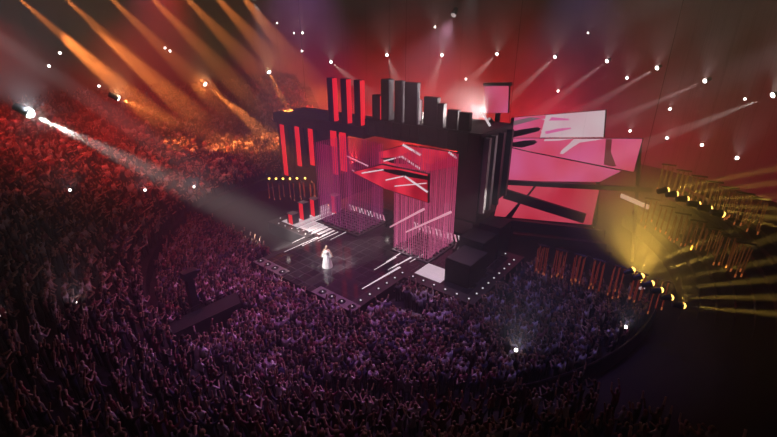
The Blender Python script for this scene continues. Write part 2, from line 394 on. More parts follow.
for lab, a, b, r, X in (('added pale pink glowing bar in place of a beam across the lower left of the pink curtain', (390,227), (424,209), .10, 8.85), ('longer added pale pink glowing bar in place of a beam across the pink curtain', (406,232), (451,212), .10, 8.85),  # first two bars stand in for light beams crossing the curtain
              ('thin white glowing baton in front of the purple curtain, upper of two', (347,156), (368,166), .06, 9.1), ('thin white glowing baton in front of the purple curtain, lower of two', (352,170), (369,180), .06, 9.1)):
    pa, pb = onx(*a, X), onx(*b, X); t = thing('light_baton', lab, 'light baton', (pa+pb)/2, g6)
    part('tube', MB().tube(pa, pb, r*.6, r, n=8), M['streakpink'], t)
    for q in (pa, pb): part('wire', MB().tube(q, (q.x,q.y,ZC-.02), .003, n=4), M['metal'], t)

# finned side block, right of the curtains
t = blockthing('finned_tower', 'large black finned block hanging at the end of the header by the big screen', 'tower', [(13.8, 17.5, -1.75, .5, 3.6, 9.68), (17.5, 19.6, -1.75, .5, 4.6, 9.68)])
for i, x in enumerate((14.0, 15.1, 16.6, 18.3)):
    part('fin', MB().box(x, x+.38, -2.25, -1.76, 4.5 if x < 17.5 else 4.9, 11.0), M['grey'] if i < 2 else M['black'], t)
part('lower_step', MB().box(13.6, 17.0, -1.6, .8, 2.4, 3.6), M['black'], t)
# speaker stacks on the right stage wing
def speaker(label, x0, x1, y0, y1, z0, z1, grp='black speaker blocks on the side of the stage'):
    t = thing('speaker_block', label, 'speaker', ((x0+x1)/2, (y0+y1)/2, z0), grp)
    part('cabinet', MB().box(x0, x1, y0, y1, z0, z1), M['black'], t)
    part('grille', MB().box(x0-.03, x0, y0+.1, y1-.1, z0+.1, z1-.1), M['roofblack'], t)
    part('top_panel', MB().box(x0+.05, x1-.05, y0+.05, y1-.05, z1, z1+.03), M['roofblack'], t)
speaker('big black block at the stage corner beside the pale lit floor', 7.6, 10.4, -4.7, -2.6, 1.2, 3.1)
speaker('black block behind the big corner block, one step higher', 10.6, 13.0, -4.2, -2.0, 1.2, 3.6)
speaker('highest black block, stepped up against the hanging finned tower', 13.2, 15.4, -4.3, -2.4, 1.2, 4.0)

# ---------------------------------------------------------------- big screen wall with the two hands
XS = 22.0
def P(x, y, X=XS): return onx(x, y, X)
gs = 'panels of the big pink screen wall'
sA, nA = screen('wall_screen', 'top panel of the big screen wall showing a white hand', [P(514,117.5),P(606,110),P(604,137),P(512,138)], L_pale, .3, .05, group=gs)
sB, nB = screen('wall_screen', 'widest pink panel of the screen wall, reaching past the white hand', [P(509,138.3),P(643,138.8),P(634,172),P(528,151),P(509,146.5)], L_pink, .3, .04, group=gs)
sC, nC = screen('wall_screen', 'pink panel below the white thumb, between dark seam and dark beam', [P(508,147.2),P(527,151.7),P(622,171),P(600,182),P(503,181)], L_pink, .3, .04, group=gs)
sD, nD = screen('wall_screen', 'lowest reddish panel of the screen wall, crossed by a dark beam', [P(502,184),P(600,188),P(592,225),P(494,216)], L_red, .3, .04, group=gs)
def gpx(t, n, pts, m, lift=.03, name='graphic'): graphic(t, n, [P(*q) for q in pts], m, lift, name)
gpx(sA, nA, [(514.5,117.6),(546,115.2),(540,137.6),(512.3,137.8)], L_pink, .02, 'pink_field')
gpx(sA, nA, [(541,119),(548,118.5),(572,117.6),(604,137),(560,137.4),(541,131),(543,129),(560,127.5),(562,124.5)], L_pale, .04, 'white_hand')
gpx(sA, nA, [(552,117),(569,118.7),(569,120.2),(549,120.5)], L_mag, .05, 'finger_gap')
gpx(sA, nA, [(545,131.5),(558,128.5),(571,127.5),(571,128.8),(560,131.2),(546,134)], L_mag, .05, 'finger_gap')
gpx(sB, nB, [(545,139),(574,138.5),(560,140.5),(544,141)], L_pale, .04, 'white_finger')
gpx(sB, nB, [(574,138.9),(604,138.9),(580,142.5),(572,147.5),(563,154),(560,153.5),(562,150),(569,144)], L_pale, .04, 'white_thumb')
gpx(sA, nA, [(513,131),(524,129),(538,127),(541,128.6),(539,131),(526,134.5),(512.6,137.5)], L_dark, .05, 'dark_finger')
gpx(sB, nB, [(509.5,143),(524,140.5),(535,140),(537.5,142),(534,144.5),(522,147.5),(511,146.5)], L_dark, .05, 'dark_finger')
gpx(sA, nA, [(514,121),(530,117.2),(541,118.2),(532,120.8),(514,125.5)], mat('grey_graphic', (.1,.1,.1), .5, emit=(.35,.2,.24), es=.6), .05, 'dim_finger')
gpx(sD, nD, [(535,184.8),(536.5,186),(529,195.5),(527,195)], L_dark, .03, 'dark_stroke')
gpx(sD, nD, [(519,202),(521,203),(511,219),(504,218.5)], L_dark, .03, 'dark_stroke')
gpx(sB, nB, [(606,139),(612,139),(611,152),(616,166),(612,166.5),(604,164.5)], mat('dim_graphic', (.05,.01,.01), .5, emit=(.25,.03,.04), es=.6), .03, 'shade_stroke')
fr = thing('screen_frame', 'dark steel frame of beams crossing the big pink screen wall', 'frame', (XS-.6, P(560,180).y, P(560,240).z))
def beam(a, b, w, X=XS-.5, name='beam', m=None):
    a, b = Vector((*a,0)), Vector((*b,0)); k = (b-a).normalized(); k = Vector((-k.y,k.x,0))*w/2
    part(name, MB().slab([onx(*(q.xy), X) for q in (a-k,b-k,b+k,a+k)], .35), m or M['roofblack'], fr)
beam((503,182.5),(652,190.5),4.5); beam((504,194),(584,219),9)
beam((478,222),(604,236),11, XS-1.2, m=M['black']); beam((478,234),(606,248),8, XS-1.0)
beam((470,243),(610,257),9, XS-.8, m=M['black'])
beam((601,139),(594,228),3, XS+.2, 'upright'); beam((512,118),(494,222),2, XS+.2, 'upright'); beam((640,140),(632,262),3, XS+.3, 'upright')
wb = MB().slab([onx(621,193.5,18), onx(650,206,18), onx(649,210,18), onx(620,197.5,18)], .12)
t = thing('hanging_light', 'small white glowing bar hung between the big screen and the upper rods', 'light', onx(635,201,18))
part('display', wb, mat('white_bar', (.5,.4,.4), .4, emit=(1,.62,.55), es=.6), t)
wq = onx(635,199,18.1); part('wire', MB().tube(wq, (wq.x, wq.y, ZC), .02, n=5), M['metal'], t)

# lit posts on the left stage wing
gp = 'small red lit posts on the stage wing'
for lab, (px, py), h_, in (('short red lit post on the stage wing closest to the crowd', (291,224), 1.0), ('red lit post in the middle of the stage wing row', (302,219.5), 1.75), ('third red lit post on the stage wing, beside the purple curtain', (313,216), 1.8), ('pale topped red lit post against the purple curtain', (334,213), 1.9)):
    b = onz(px, py, 1.2); w = .55
    t = thing('lit_post', lab, 'post', b, gp)
    part('column', MB().box(b.x, b.x+.8, b.y-.3, b.y+.55, 1.2, 1.2+h_), M['black'], t)
    part('led_strip', MB().box(b.x-.03, b.x, b.y-.3, b.y+.25, 1.2, 1.2+h_), M['redled'], t)
    part('top_panel', MB().box(b.x, b.x+.8, b.y-.3, b.y+.55, 1.2+h_, 1.24+h_), M['white'] if px > 330 else M['grey'], t)

# ---------------------------------------------------------------- hanging rod clusters
def rod_cluster(label, c, ang, n, ln, m, group, z1):
    t = thing('rod_cluster', label, 'rod light', c, group)
    ca, sa = math.cos(ang), math.sin(ang); w = .30
    a = Vector((c[0]-ca*w*n/2, c[1]-sa*w*n/2, z1)); b = Vector((c[0]+ca*w*n/2, c[1]+sa*w*n/2, z1))
    part('hanging_bar', MB().tube(a, b, .06, n=6).tube((c[0],c[1],z1), (c[0],c[1],ZC-.02), .002, n=4), M['metal'], t)
    for i in range(n):
        for k in (-1, 1):
            q = a+(b-a)*((i+.5)/n)+Vector((-sa, ca, 0))*.22*k
            l = ln*R_.uniform(.78, 1.05); top = q+Vector((0,0,-R_.uniform(0,.25)))
            dx = Vector((R_.uniform(-.05,.05), R_.uniform(-.05,.05), 0))
            r = part('rod', MB().tube(top, top+Vector((0,0,-l))+dx, .028, .034, n=6), m, t)
            if R_.random() < .55:
                part('tip', MB().tube(top+Vector((0,0,-l))+dx, top+Vector((0,0,-l-.2))+dx, .045, .04, n=6), M['rodtip'], t, r)
lo = ['end nearest the stage', 'second from the stage', 'third from the stage', 'fourth from the stage', 'fifth from the stage', 'sixth from the stage', 'farthest from the stage']
for i in range(7):
    f = i/6; y = -8.3-7.7*f
    rod_cluster('cluster of reddish rods hanging low over the crowd, '+lo[i]+' in its row', (12.0+.25*math.sin(f*PI), y, 1.7), math.radians(90), 3, 2.2, M['rodred'], 'low row of hanging rods', 4.2)
up = ['closest to the big screen', 'second from the big screen', 'third from the big screen', 'fourth from the big screen', 'fifth from the big screen', 'sixth from the big screen', 'seventh from the big screen']
for row, (z1, off, nm) in enumerate(((10.0, 0, 'upper'), (8.2, -1.2, 'lower'))):
    for i in range(7):
        f = i/6
        p = onz(669+f*92, 165+f*34, z1) if row == 0 else onz(652+f*94, 199+f*44, z1)
        rod_cluster('amber rods in the %s tier about the amber lamps, %s' % (nm, up[i]), (p.x, p.y, z1-2.2), math.radians(100), 3, 1.7, M['rod'], 'high rows of hanging rods, %s tier' % nm, z1)
le = ['outermost', 'second from outside', 'third from outside', 'fourth from outside', 'innermost']
for i in range(5):
    p = onz(270+i*10.5, 182, 4.0)
    rod_cluster('cluster of amber rods under the red columns behind the stage wing, '+le[i], (p.x, p.y, 2.0), math.radians(60), 3, 1.7, M['rodred'], 'rods below the red columns', 4.0)
for i in range(2):
    p = onx(322+i*6, 138+i*3, 16)
    rod_cluster(('cluster of amber rods between the last red column and purple curtain, outer one', 'cluster of amber rods hanging directly beside the purple curtain')[i], (p.x, p.y, p.z-1.5), math.radians(60), 3, 1.5, M['rodred'], 'rods beside the purple curtain', p.z)
for i in range(2):
    p = onx(258+i*9, 143+i*2, 14)
    rod_cluster(('cluster of amber rods outside the header end, outer one', 'cluster of amber rods outside the header end, nearer the header')[i], (p.x, p.y, p.z-1.7), math.radians(60), 3, 1.6, M['rodred'], 'rods outside the header end', p.z)

# ---------------------------------------------------------------- lamps
PUFFS = [((17.0, 1.4, 13.2), (3.2, 4.8, 2.6), .16, 'white smoke rising behind the header roof blocks')]
HOUS = MB().lathe([(.10,.75),(.22,.70),(.24,.30),(.30,.05),(.30,-.02),(.26,-.02)], 14).mesh('housing', M['metal'])
LENS = {}
def lamp(label, pos, target, col, power, angle, lens='lens', r=.24, group=None, blend=.5, cat='lamp', hang=True, name='beam_light', halo_spots=()):
    pos = Vector(pos); t = thing(name, label, cat, pos, group)
    d = (Vector(target)-pos).normalized(); q = (-d).to_track_quat('Z', 'Y').to_euler()
    hs = link('housing', HOUS, t); hs.rotation_euler = q; k = r/.24; hs.scale = (k,k,k)
    key = (lens,)
    if key not in LENS: LENS[key] = MB().lathe([(.05,.26),(.17,.2),(.25,.08),(.26,-.05),(.2,-.18),(.1,-.25),(.03,-.26)] if lens in ('lensy', 'lensglobe') else [(.25,0),(.25,-.03),(.20,-.09),(.10,-.13),(.03,-.14)], 14).mesh('lens', M[lens])
    ln = link('lens', LENS[key], t); ln.rotation_euler = q; ln.scale = (k,k,k)
    if hang:
        part('hanger', MB().tube(pos+Vector((0,0,.3*k)), (pos.x,pos.y,ZC), .003, n=4), M['metal'], t)
    if power: spot(pos, target, col, power, angle, blend, .1, t, max(.35, k*.36))
    for (up, c2, p2, a2) in halo_spots: spot(pos, CAM+Vector((0,0,up)), c2, p2, a2, 1.0, .1, t, max(.35, k*.36))  # added spots passing over the viewpoint, only to give each lamp a halo
    return t
def on_ring(x, y, r=27.2):
    rr = ray(x, y); d = Vector((CAM.x-C0.x, CAM.y-C0.y)); v = Vector((rr.x, rr.y))
    a, b, c = v.dot(v), 2*d.dot(v), d.dot(d)-r*r; disc = b*b-4*a*c
    if disc < 0: return CAM+rr*(-b/(2*a))
    return CAM+rr*((-b+math.sqrt(disc))/(2*a))
def on_ring_near(x, y, r):
    rr = ray(x, y); d = Vector((CAM.x-C0.x, CAM.y-C0.y)); v = Vector((rr.x, rr.y))
    a, b, c = v.dot(v), 2*d.dot(v), d.dot(d)-r*r
    return CAM+rr*((-b-math.sqrt(max(0, b*b-4*a*c)))/(2*a))
W = (1, .86, .78); PK = (1, .66, .66); OR = (1, .25, .045); YE = (1, .58, .08); RD = (1, .03, .03); PU = (.55, .28, 1)
KB = 1.0
ctr = Vector((6.5, 6, 1.2))
ringl = [((331,62),W), ((387,55),W), ((442,55),W), ((497,54),W), ((555,57),W), ((607,61),PK), ((657,68),PK), ((705,81),PK), ((773,95),W)]
names = ['above the three red sided towers', 'above the short red edged block', 'above the grey finned towers', 'above the small pink roof screen', 'above the top panel with the white hand', 'beyond the end of the top screen panel', 'beyond the widest pink panel', 'above the high hanging rods', 'at the very edge of the picture']
for (px, c), nm in zip(ringl, names):
    p = on_ring(*px)
    lamp('white beam lamp in the high arc, '+nm, p, ctr+Vector((0,0,R_.uniform(-1,2))) if px[0] > 500 else Vector((15.5, 6, 10)), c, 66000, 7.5, 'lens', .19, 'arc of high beam lamps', halo_spots=((7, c, 13000, 10),))
# low second arc of small pink lamps
small = [((302,51),'higher of the small lamps beside the arc lamp over the red towers'),((302.5,33),'small lamp high over the red towers'),((435,27),'lone small lamp high above the grey finned towers'),((466,79),'small lamp low between the grey towers and roof screen'),((558,91),'small lamp low above the white hand'),((588,33),'tiny lamp high above the top screen panel'),((627,78),'small lamp below the arc beyond the top screen panel'),((670,109),'small lamp below the arc beyond the widest panel'),((630,131),'small hazy lamp just above the widest pink panel'),((667,138),'small hazy lamp right of the widest pink panel'),((702,145),'small hazy lamp directly above the high hanging rods'),((737,158),'small hazy lamp over the far end of the high rods'),((745,99),'faint small lamp near the last arc lamp'),((277,23),'faint tiny lamp highest over the header end'),((294,33),'faint tiny lamp next to the small lamp over the towers')]
for px, nm in small:
    p = on_ring(*px, 27.3)
    lamp(nm, p, CAM, PK, 0, 60, 'lens', .13 if 'tiny' not in nm and 'faint' not in nm else .09, 'small back lamps', .8, halo_spots=((7, PK, 7000 if 'tiny' not in nm and 'faint' not in nm else 2000, 12),))
# orange lamps on the far left side of the arc
tl = Vector((13, 17, 4))
for px, nm, pw in (((118,98),'amber lamp in front of the red lit stand',1800),((205,84),'amber lamp above the red lit stand, in the fanned beams',2200),((269,72),'amber lamp above the bare header end',2200)):
    p = on_ring(*px, 24); PUFFS.append((tuple(p+ray(*px)*.8), (2.2,2.2,2.2), .10, 'added haze puff for the halo of the '+nm))  # denser haze added so each amber lamp shows a halo
    lamp(nm, p, tl, OR, pw*30, 14, 'lens', .22, 'amber beam lamps', halo_spots=((7, (1,.55,.25), 16000, 20),))
# fan of narrow orange beams
PUFFS.append((tuple(CAM+ray(245,118)*46), (9,9,6), .045, 'orange glowing smoke beside the bare header end'))
for i, (px, py, tx, ty) in enumerate(((45,-20,238,155),(90,-22,262,145),(130,-24,284,132),(165,-24,300,116),(198,-24,312,104),(5,-14,215,170),(228,-22,322,96))):
    p = CAM+ray(px, py)*33; tg = CAM+ray(tx, ty)*60
    lamp('amber fan lamp above the top edge throwing the '+('second','third','fourth','fifth','sixth','outermost','innermost')[i]+' beam of the amber fan', p, tg, OR, 190000, 11, 'lensy', .2, 'fan of amber beam lamps', .7)
# big white follow lamp glaring towards the viewpoint
p = CAM+ray(29,113)*30; PUFFS.append((tuple(p), (4.0,4.0,4.0), .14, 'added haze puff for the halo of the very bright white lamp'))  # haze thickened here on purpose to spread the glow of this lamp
lamp('very bright white lamp glaring in haze above the red lit audience', p, onz(292,238,1.2), W, 150000, 14, 'lensglobe', .30, None, 1.0, halo_spots=((5, (.9,.92,1), 26000, 14),))
# amber lamps beside the hanging rods
PUFFS += [((14.0,-13.2,7.0), (5.8,5.8,5.4), .14, 'yellow glowing smoke behind the low slanting row of amber lamps')]
ylo = [(632,270),(641,276),(651,283.5),(660,290),(670,297.5),(682,305.5)]; yup = [(666,190),(675,194),(685.5,199),(697,204),(708.5,208.5),(721,214)]
o6 = ['first', 'second', 'third', 'fourth', 'fifth', 'last']
for k, (lst, z, nm) in enumerate(((ylo, 5.0, 'low'), (yup, 10.0, 'high'))):
    for i, px in enumerate(lst):
        p = onz(*px, z)
        f = (i-2.5)/2.5
        tg = p+RIGHT*16+Vector((0,0,(3.5-f*3.5) if k == 0 else (-f*3)))-Vector((FWD.x,FWD.y,0))*(1+2*f)
        lamp('small amber lamp in the %s slanting row by the rods, %s from the screen' % (nm, o6[i]), p, tg, YE, 85000, 5, 'lensy', .17, '%s row of amber lamps' % nm, .7, halo_spots=((5, YE, 3500 if k == 0 else 500, 13),))
lo6 = [(269,178.5),(276,178.7),(283,178.7),(290,178.7),(297,178.4),(305,178.2)]
for i, px in enumerate(lo6):
    p = onz(*px, 4.4)
    lamp('tiny warm lamp in the row under the red columns, %s from outside' % o6[i], p, CAM, OR, 6, 90, 'lensy', .10, 'row of tiny lamps under the red columns', 1.0)
for px, nm in (((165,48),'small white lamp high over the red lit stand'),((170,51),'small lamp touching the white one over the red lit stand'),((60,53),'small lamp at the back of the red lit stand, upper'),((49,66),'small lamp at the back of the red lit stand, outer'),((99,86),'small lamp low in the red lit stand near the amber lamp')):
    lamp(nm, on_ring(*px, 40) if px[0] > 90 else CAM+ray(*px)*48, CAM, PK, 30, 60, 'lens', .14, 'small lamps over the red lit stand', 1.0)

# wash lamps hung from the ceiling, added (header flood apart) to brighten crowd and set
def wash(label, pos, target, col, power, angle, blend=1.0):
    lamp(label, pos, target, col, power, angle, 'lensw', .2, None, blend, 'wash lamp', True, 'wash_light')
# red floods added out of sight behind the set to redden the back wall
for i, az in enumerate((-38, -8, 16, 36, 60)):
    a = pol(17, az, 3.0)
    t = lamp('added red flood lamp on the floor behind the set, %s of five' % ('first','second','third','fourth','fifth')[i], a, pol(RW, az, 5), RD if i > 1 else (1,.03,.09), (18000,45000,110000,110000,70000)[i], 72, 'lens', .3, 'added red flood lamps behind the set', 1.0, hang=False)
    part('stand_pole', MB().tube((a[0],a[1],0), (a[0],a[1],2.8), .05, n=6), M['metal'], t)
wash('white flood lamp behind the header roof', (18.6, .2, 11.6), (15.5, 2.4, 14.5), (1,.85,.83), 2200, 120)
wash('added purple wash lamp over the floor crowd before the stage', (0, 2, 24), (-4, 2, 0), (.65,.18,.9), 8500, 70)
wash('added violet wash lamp over the crowd at the far side of the stage corner', (6, -10, 24), (7, -10, 0), (.35,.22,1), 4500, 60)
wash('added pink wash lamp over the crowd beside the stage wing', (-3, 14, 24), (-4, 12, 0), (1,.12,.28), 7000, 60)
wash('added red wash lamp over the red lit stand', (2, 20, 24), (4, 36, 6), (1,.04,.02), 20000, 70)
wash('second added red wash lamp over the nearer red lit stand', (-10, 38, 24), (-5, 36, 5), (1,.04,.03), 30000, 80)
wash('added white stage wash lamp over the lattice', (12, 24, 22), (8, 11.5, 1.2), (1,.85,.88), 5000, 40)
wash('added white stage wash lamp over the corner block', (3, -6, 22), (8.5, -1, 1.2), (1,.85,.88), 2500, 30)
wash('added white back lamp above the header towards the crowd', (14.5, 2, 20), (-3, 1, 0), (1,.5,.72), 7500, 70)

# ---------------------------------------------------------------- people
def skin_mesh(joints, edges, sub):
    me = bpy.data.meshes.new('person_skin'); me.from_pydata([j[:3] for j in joints], edges, [])
    o = bpy.data.objects.new('person_skin', me); COL.objects.link(o)
    md = o.modifiers.new('skin', 'SKIN'); md.use_smooth_shade = True
    for v, j in zip(me.skin_vertices[0].data, joints): v.radius = (j[3], j[4] if len(j) > 4 else j[3])
    me.skin_vertices[0].data[0].use_root = True
    if sub: s_ = o.modifiers.new('sub', 'SUBSURF'); s_.levels = sub; s_.render_levels = sub
    dg = bpy.context.evaluated_depsgraph_get(); out = bpy.data.meshes.new_from_object(o.evaluated_get(dg))
    bpy.data.objects.remove(o); bpy.data.meshes.remove(me); return out
def person(armL, armR, sub, lean=0.0):
    # faces +X; armL / armR: (elbow, wrist) offsets from the shoulder
    J = [(0,0,.98,.15,.13),(lean*.3,0,1.2,.14,.12),(lean*.6,0,1.40,.17,.12),(lean*.8,0,1.50,.06),(lean+.02,0,1.60,.095,.085),(lean+.01,0,1.72,.08)]
    E = [(0,1),(1,2),(2,3),(3,4),(4,5)]
    for s, arm in ((1, armL), (-1, armR)):
        b = len(J); sh = Vector((lean*.6, s*.19, 1.42))
        e = sh+Vector((arm[0][0], s*arm[0][1], arm[0][2])); w = sh+Vector((arm[1][0], s*arm[1][1], arm[1][2])); hd = w+(w-e).normalized()*.12
        J += [(*sh,.07),(*e,.05),(*w,.035),(*hd,.045)]; E += [(2,b),(b,b+1),(b+1,b+2),(b+2,b+3)]
        b = len(J); J += [(0,s*.10,.86,.10),(.02,s*.11,.48,.07),(0,s*.12,.08,.05),(.12,s*.13,.04,.045)]; E += [(0,b),(b,b+1),(b+1,b+2),(b+2,b+3)]
    return skin_mesh(J, E, sub), J
UPA = ((.10,.12,.24),(.16,.08,.50)); UP2 = ((.16,.14,.16),(.22,.10,.42)); DN = ((.02,.08,-.28),(.16,.06,-.46)); CL = ((.14,.08,-.20),(.36,-.06,-.06)); WV = ((.06,.22,.18),(.10,.30,.44))
poses = [(DN,DN,.02),(UPA,DN,.0),(UPA,UP2,.03),(CL,CL,.05),(WV,WV,.0),(DN,UP2,.02)]
pm = bpy.data.materials.new('person_cloth_and_skin'); pm.use_nodes = True
_b = pm.node_tree.nodes['Principled BSDF']; _a = pm.node_tree.nodes.new('ShaderNodeAttribute'); _a.attribute_name = 'tint'
pm.node_tree.links.new(_a.outputs['Color'], _b.inputs['Base Color']); _b.inputs['Roughness'].default_value = .6
SHIRTS = [(.02,.02,.025)]*4+[(.7,.68,.7)]+[(.06,.05,.07),(.10,.03,.04),(.04,.05,.12),(.55,.53,.55),(.30,.28,.30),(.25,.05,.08),(.12,.10,.16)]
SKINS = [(.58,.38,.30),(.48,.30,.22),(.30,.17,.11),(.62,.44,.36)]; HAIRS = [(.02,.015,.01),(.05,.03,.02),(.22,.13,.06),(.09,.05,.03)]
def classes(me, J):
    co = np.empty(len(me.vertices)*3, np.float32); me.vertices.foreach_get('co', co); co = co.reshape(-1, 3)
    cls = np.where(co[:,2] < .92, 1, 0)
    head = (co[:,2] > 1.49) & (np.hypot(co[:,0]-J[4][0], co[:,1]) < .135); cls[head] = 2
    cls[head & ((co[:,2] > 1.70) | (co[:,0] < J[4][0]-.03))] = 3
    for k in (6, 14):
        w = np.array(J[k+2][:3]); h_ = np.array(J[k+3][:3]); el = np.array(J[k+1][:3])
        d = np.minimum(np.linalg.norm(co-w, axis=1), np.minimum(np.linalg.norm(co-h_, axis=1), np.linalg.norm(co-(w+el)/2, axis=1))); cls[d < .11] = 2
    return co, cls
def tri_faces(me):
    me.calc_loop_triangles(); t = np.empty(len(me.loop_triangles)*3, np.int32); me.loop_triangles.foreach_get('vertices', t); return t.reshape(-1, 3)
def pal(rng): return [rng.choice(SHIRTS), rng.choice([(.02,.02,.03),(.04,.05,.09),(.03,.03,.03)]), rng.choice(SKINS), rng.choice(HAIRS)]
LOD = []
for a, b, l in poses:
    me, J = person(a, b, 0, l); co, cl = classes(me, J); LOD.append((co, cl, tri_faces(me)))
def inside_stage(x, y):
    m = .5
    return (x > -m and -m < y < 11.24+m and x < 6) or (x > 5.9-m and -6-m < y < 17.2+m and x < 15.4) or (x > 14 and -5 < y < 26)
OBST = []
def free(x, y):
    if x > 2.2 and y > 11.4: return False       # kept clear beside the wing
    if inside_stage(x, y): return False
    for (x0,x1,y0,y1) in OBST:
        if x0 < x < x1 and y0 < y < y1: return False
    return True
# low platforms standing in the crowd
jb = onz(198, 322, 0); wa, wb_ = onz(172, 340, .0), onz(242, 320, .0)
OBST.append((jb.x-1.0, jb.x+1.0, jb.y-1.0, jb.y+.9))
OBST.append((min(wa.x,wb_.x)-.2, max(wa.x,wb_.x)+.2, min(wa.y,wb_.y)-1.1, max(wa.y,wb_.y)+.4))
rp = onz(405, 318, 0); OBST.append((rp.x-.9, rp.x+.9, rp.y-1.9, rp.y+1.9))

rng = random.Random(11); nprng = np.random.default_rng(5)
floor_p, tier_p = [], []
g = .50
for ix in range(-30, 110):
    for iy in range(-60, 130):
        x = ix*g+rng.uniform(-.17,.17)-4; y = iy*g+rng.uniform(-.17,.17); dx, dy = x-C0.x, y-C0.y
        if dx*dx+dy*dy > (21.2 if y < -3 else 22.5)**2 or not free(x, y) or x > 15: continue
        if rng.random() < .06: continue
        u, v, w = proj((x, y, 1.4))
        if w < 1 or u < -30 or u > 807 or v > 455 or v < 0: continue
        floor_p.append((x, y, 0.0, w))
for k in range(25):
    r = R0+.9*k+.5; z = 1.3+k*.9*.42; a = 62.0
    while a < 238:
        a += math.degrees(.55/r)*rng.uniform(.85, 1.2)
        if (a > 180 and r > 33.8) or rng.random() < .08: continue
        x, y, _ = pol(r+rng.uniform(-.28,.28), a); u, v, w = proj((x, y, z+1.3))
        if w < 1 or u < -30 or u > 807 or v > 455 or v < 0: continue
        tier_p.append((x, y, z, w))
allp = sorted([p+(0,) for p in floor_p]+[p+(1,) for p in tier_p], key=lambda p: p[3])
inframe = [p for p in allp if 4 < proj(p[:3])[0] < 773 and proj((p[0],p[1],p[2]+1.6))[1] < 428]
near = inframe[:300]; ns = set(near); rest = [p for p in allp if p not in ns]
def facing(p): return math.atan2(5.6-p[1], 9-p[0])+rng.uniform(-.3,.3)
def crowd(name, pts, label):
    V, FF, TT = [], [], []; off = 0; byk = {}
    for p in pts: byk.setdefault(rng.randrange(len(LOD)) if rng.random() < .5 else rng.choice((0, 3)), []).append(p)
    for k, lst in byk.items():
        co, cl, fa = LOD[k]; n = len(lst); nv = len(co)
        ang = np.array([facing(p) for p in lst]); sc = nprng.uniform(.9, 1.08, n); c, s_ = np.cos(ang), np.sin(ang)
        X = co[None,:,0]*c[:,None]-co[None,:,1]*s_[:,None]; Y = co[None,:,0]*s_[:,None]+co[None,:,1]*c[:,None]
        pos = np.array([p[:3] for p in lst]); Q = np.stack([X, Y, np.repeat(co[None,:,2], n, 0)], 2)*sc[:,None,None]+pos[:,None,:]
        V.append(Q.reshape(-1, 3)); FF.append((fa[None]+(np.arange(n)*nv)[:,None,None]+off).reshape(-1, 3)); off += n*nv
        pals = np.array([pal(rng) for _ in lst]); TT.append(pals[:, cl, :].reshape(-1, 3))
    V, FF, TT = np.concatenate(V).astype(np.float32), np.concatenate(FF).astype(np.int32), np.concatenate(TT)
    me = bpy.data.meshes.new(name); me.vertices.add(len(V)); me.vertices.foreach_set('co', V.ravel())
    me.loops.add(FF.size); me.loops.foreach_set('vertex_index', FF.ravel())
    me.polygons.add(len(FF)); me.polygons.foreach_set('loop_start', np.arange(0, FF.size, 3, dtype=np.int32))
    at = me.color_attributes.new('tint', 'FLOAT_COLOR', 'POINT'); at.data.foreach_set('color', np.concatenate([TT, np.ones((len(TT),1))], 1).astype(np.float32).ravel())
    me.materials.append(pm); me.update(calc_edges=True); me.validate()
    return tag(link(name, me), label, 'crowd', None, 'stuff')
crowd('crowd', [p for p in rest if p[4] == 0], 'dense standing crowd packed on the dark floor around the stage')
crowd('crowd', [p for p in rest if p[4] == 1], 'crowd on the stepped stands, lit red on the far rows')
PD = ['standing with both arms down', 'standing with one arm raised high', 'standing with both arms raised', 'clapping with hands in front', 'waving both arms out wide', 'standing with one forearm lifted']
variants = []
for k, (a, b, l) in enumerate(poses):
    base, J = person(a, b, 1, l); co, cl = classes(base, J)
    for v in range(3):
        me = base.copy(); me.name = 'person'; pl = np.array(pal(rng)); at = me.color_attributes.new('tint', 'FLOAT_COLOR', 'POINT')
        at.data.foreach_set('color', np.concatenate([pl[cl], np.ones((len(cl),1))], 1).astype(np.float32).ravel()); me.materials.clear(); me.materials.append(pm); variants.append((k, me))
for p in near:
    k, me = rng.choice(variants)
    o = link('person', me); o.location = p[:3]; o.rotation_euler = (0, 0, facing(p)); s_ = rng.uniform(.92, 1.06); o.scale = (s_, s_, s_)
    tag(o, 'spectator %s among the dim crowd nearest the bottom edge' % PD[k], 'person', 'spectators nearest the bottom edge, '+PD[k])

# performer in a long white gown
b = onz(327.5, 266.5, 1.2); pt = thing('person', 'performer in a long white gown standing alone on the glossy stage', 'person', b)
def loc_part(name, me, m, parent):
    o = link(name, me, parent); me.materials.clear(); me.materials.append(m); return o
me, J = person(((.03,.16,-.26),(.02,.24,-.46)), ((.03,.16,-.26),(.02,.24,-.46)), 1)
body = loc_part('body', me, M['skin'], pt); body.rotation_euler = (0,0,math.radians(215)); body.scale = (1.06,1.06,1.06)
gw = MB().lathe([(.43,0.0),(.42,.12),(.36,.5),(.27,.9),(.20,1.12),(.23,1.3),(.22,1.44),(.08,1.54)], 20)
loc_part('gown', gw.mesh('gown', M['gown']), M['gown'], pt)
sl = MB()
for s in (-1, 1):
    sl.tube((0,s*.18,1.46), (0,s*.26,1.18), .09, .10, n=8).tube((0,s*.26,1.18), (0,s*.32,.90), .10, .12, n=8)
o = loc_part('sleeves', sl.mesh('sleeves', M['gown']), M['gown'], pt); o.rotation_euler = (0,0,math.radians(215))
hr = MB().lathe([(.11,1.42),(.13,1.55),(.125,1.72),(.11,1.84),(.04,1.89)], 12, at=(-.035,0,0))
o = loc_part('hair', hr.mesh('hair', M['hair']), mat('fair_hair', (.55,.42,.28), .6), pt); o.rotation_euler = (0,0,math.radians(215))

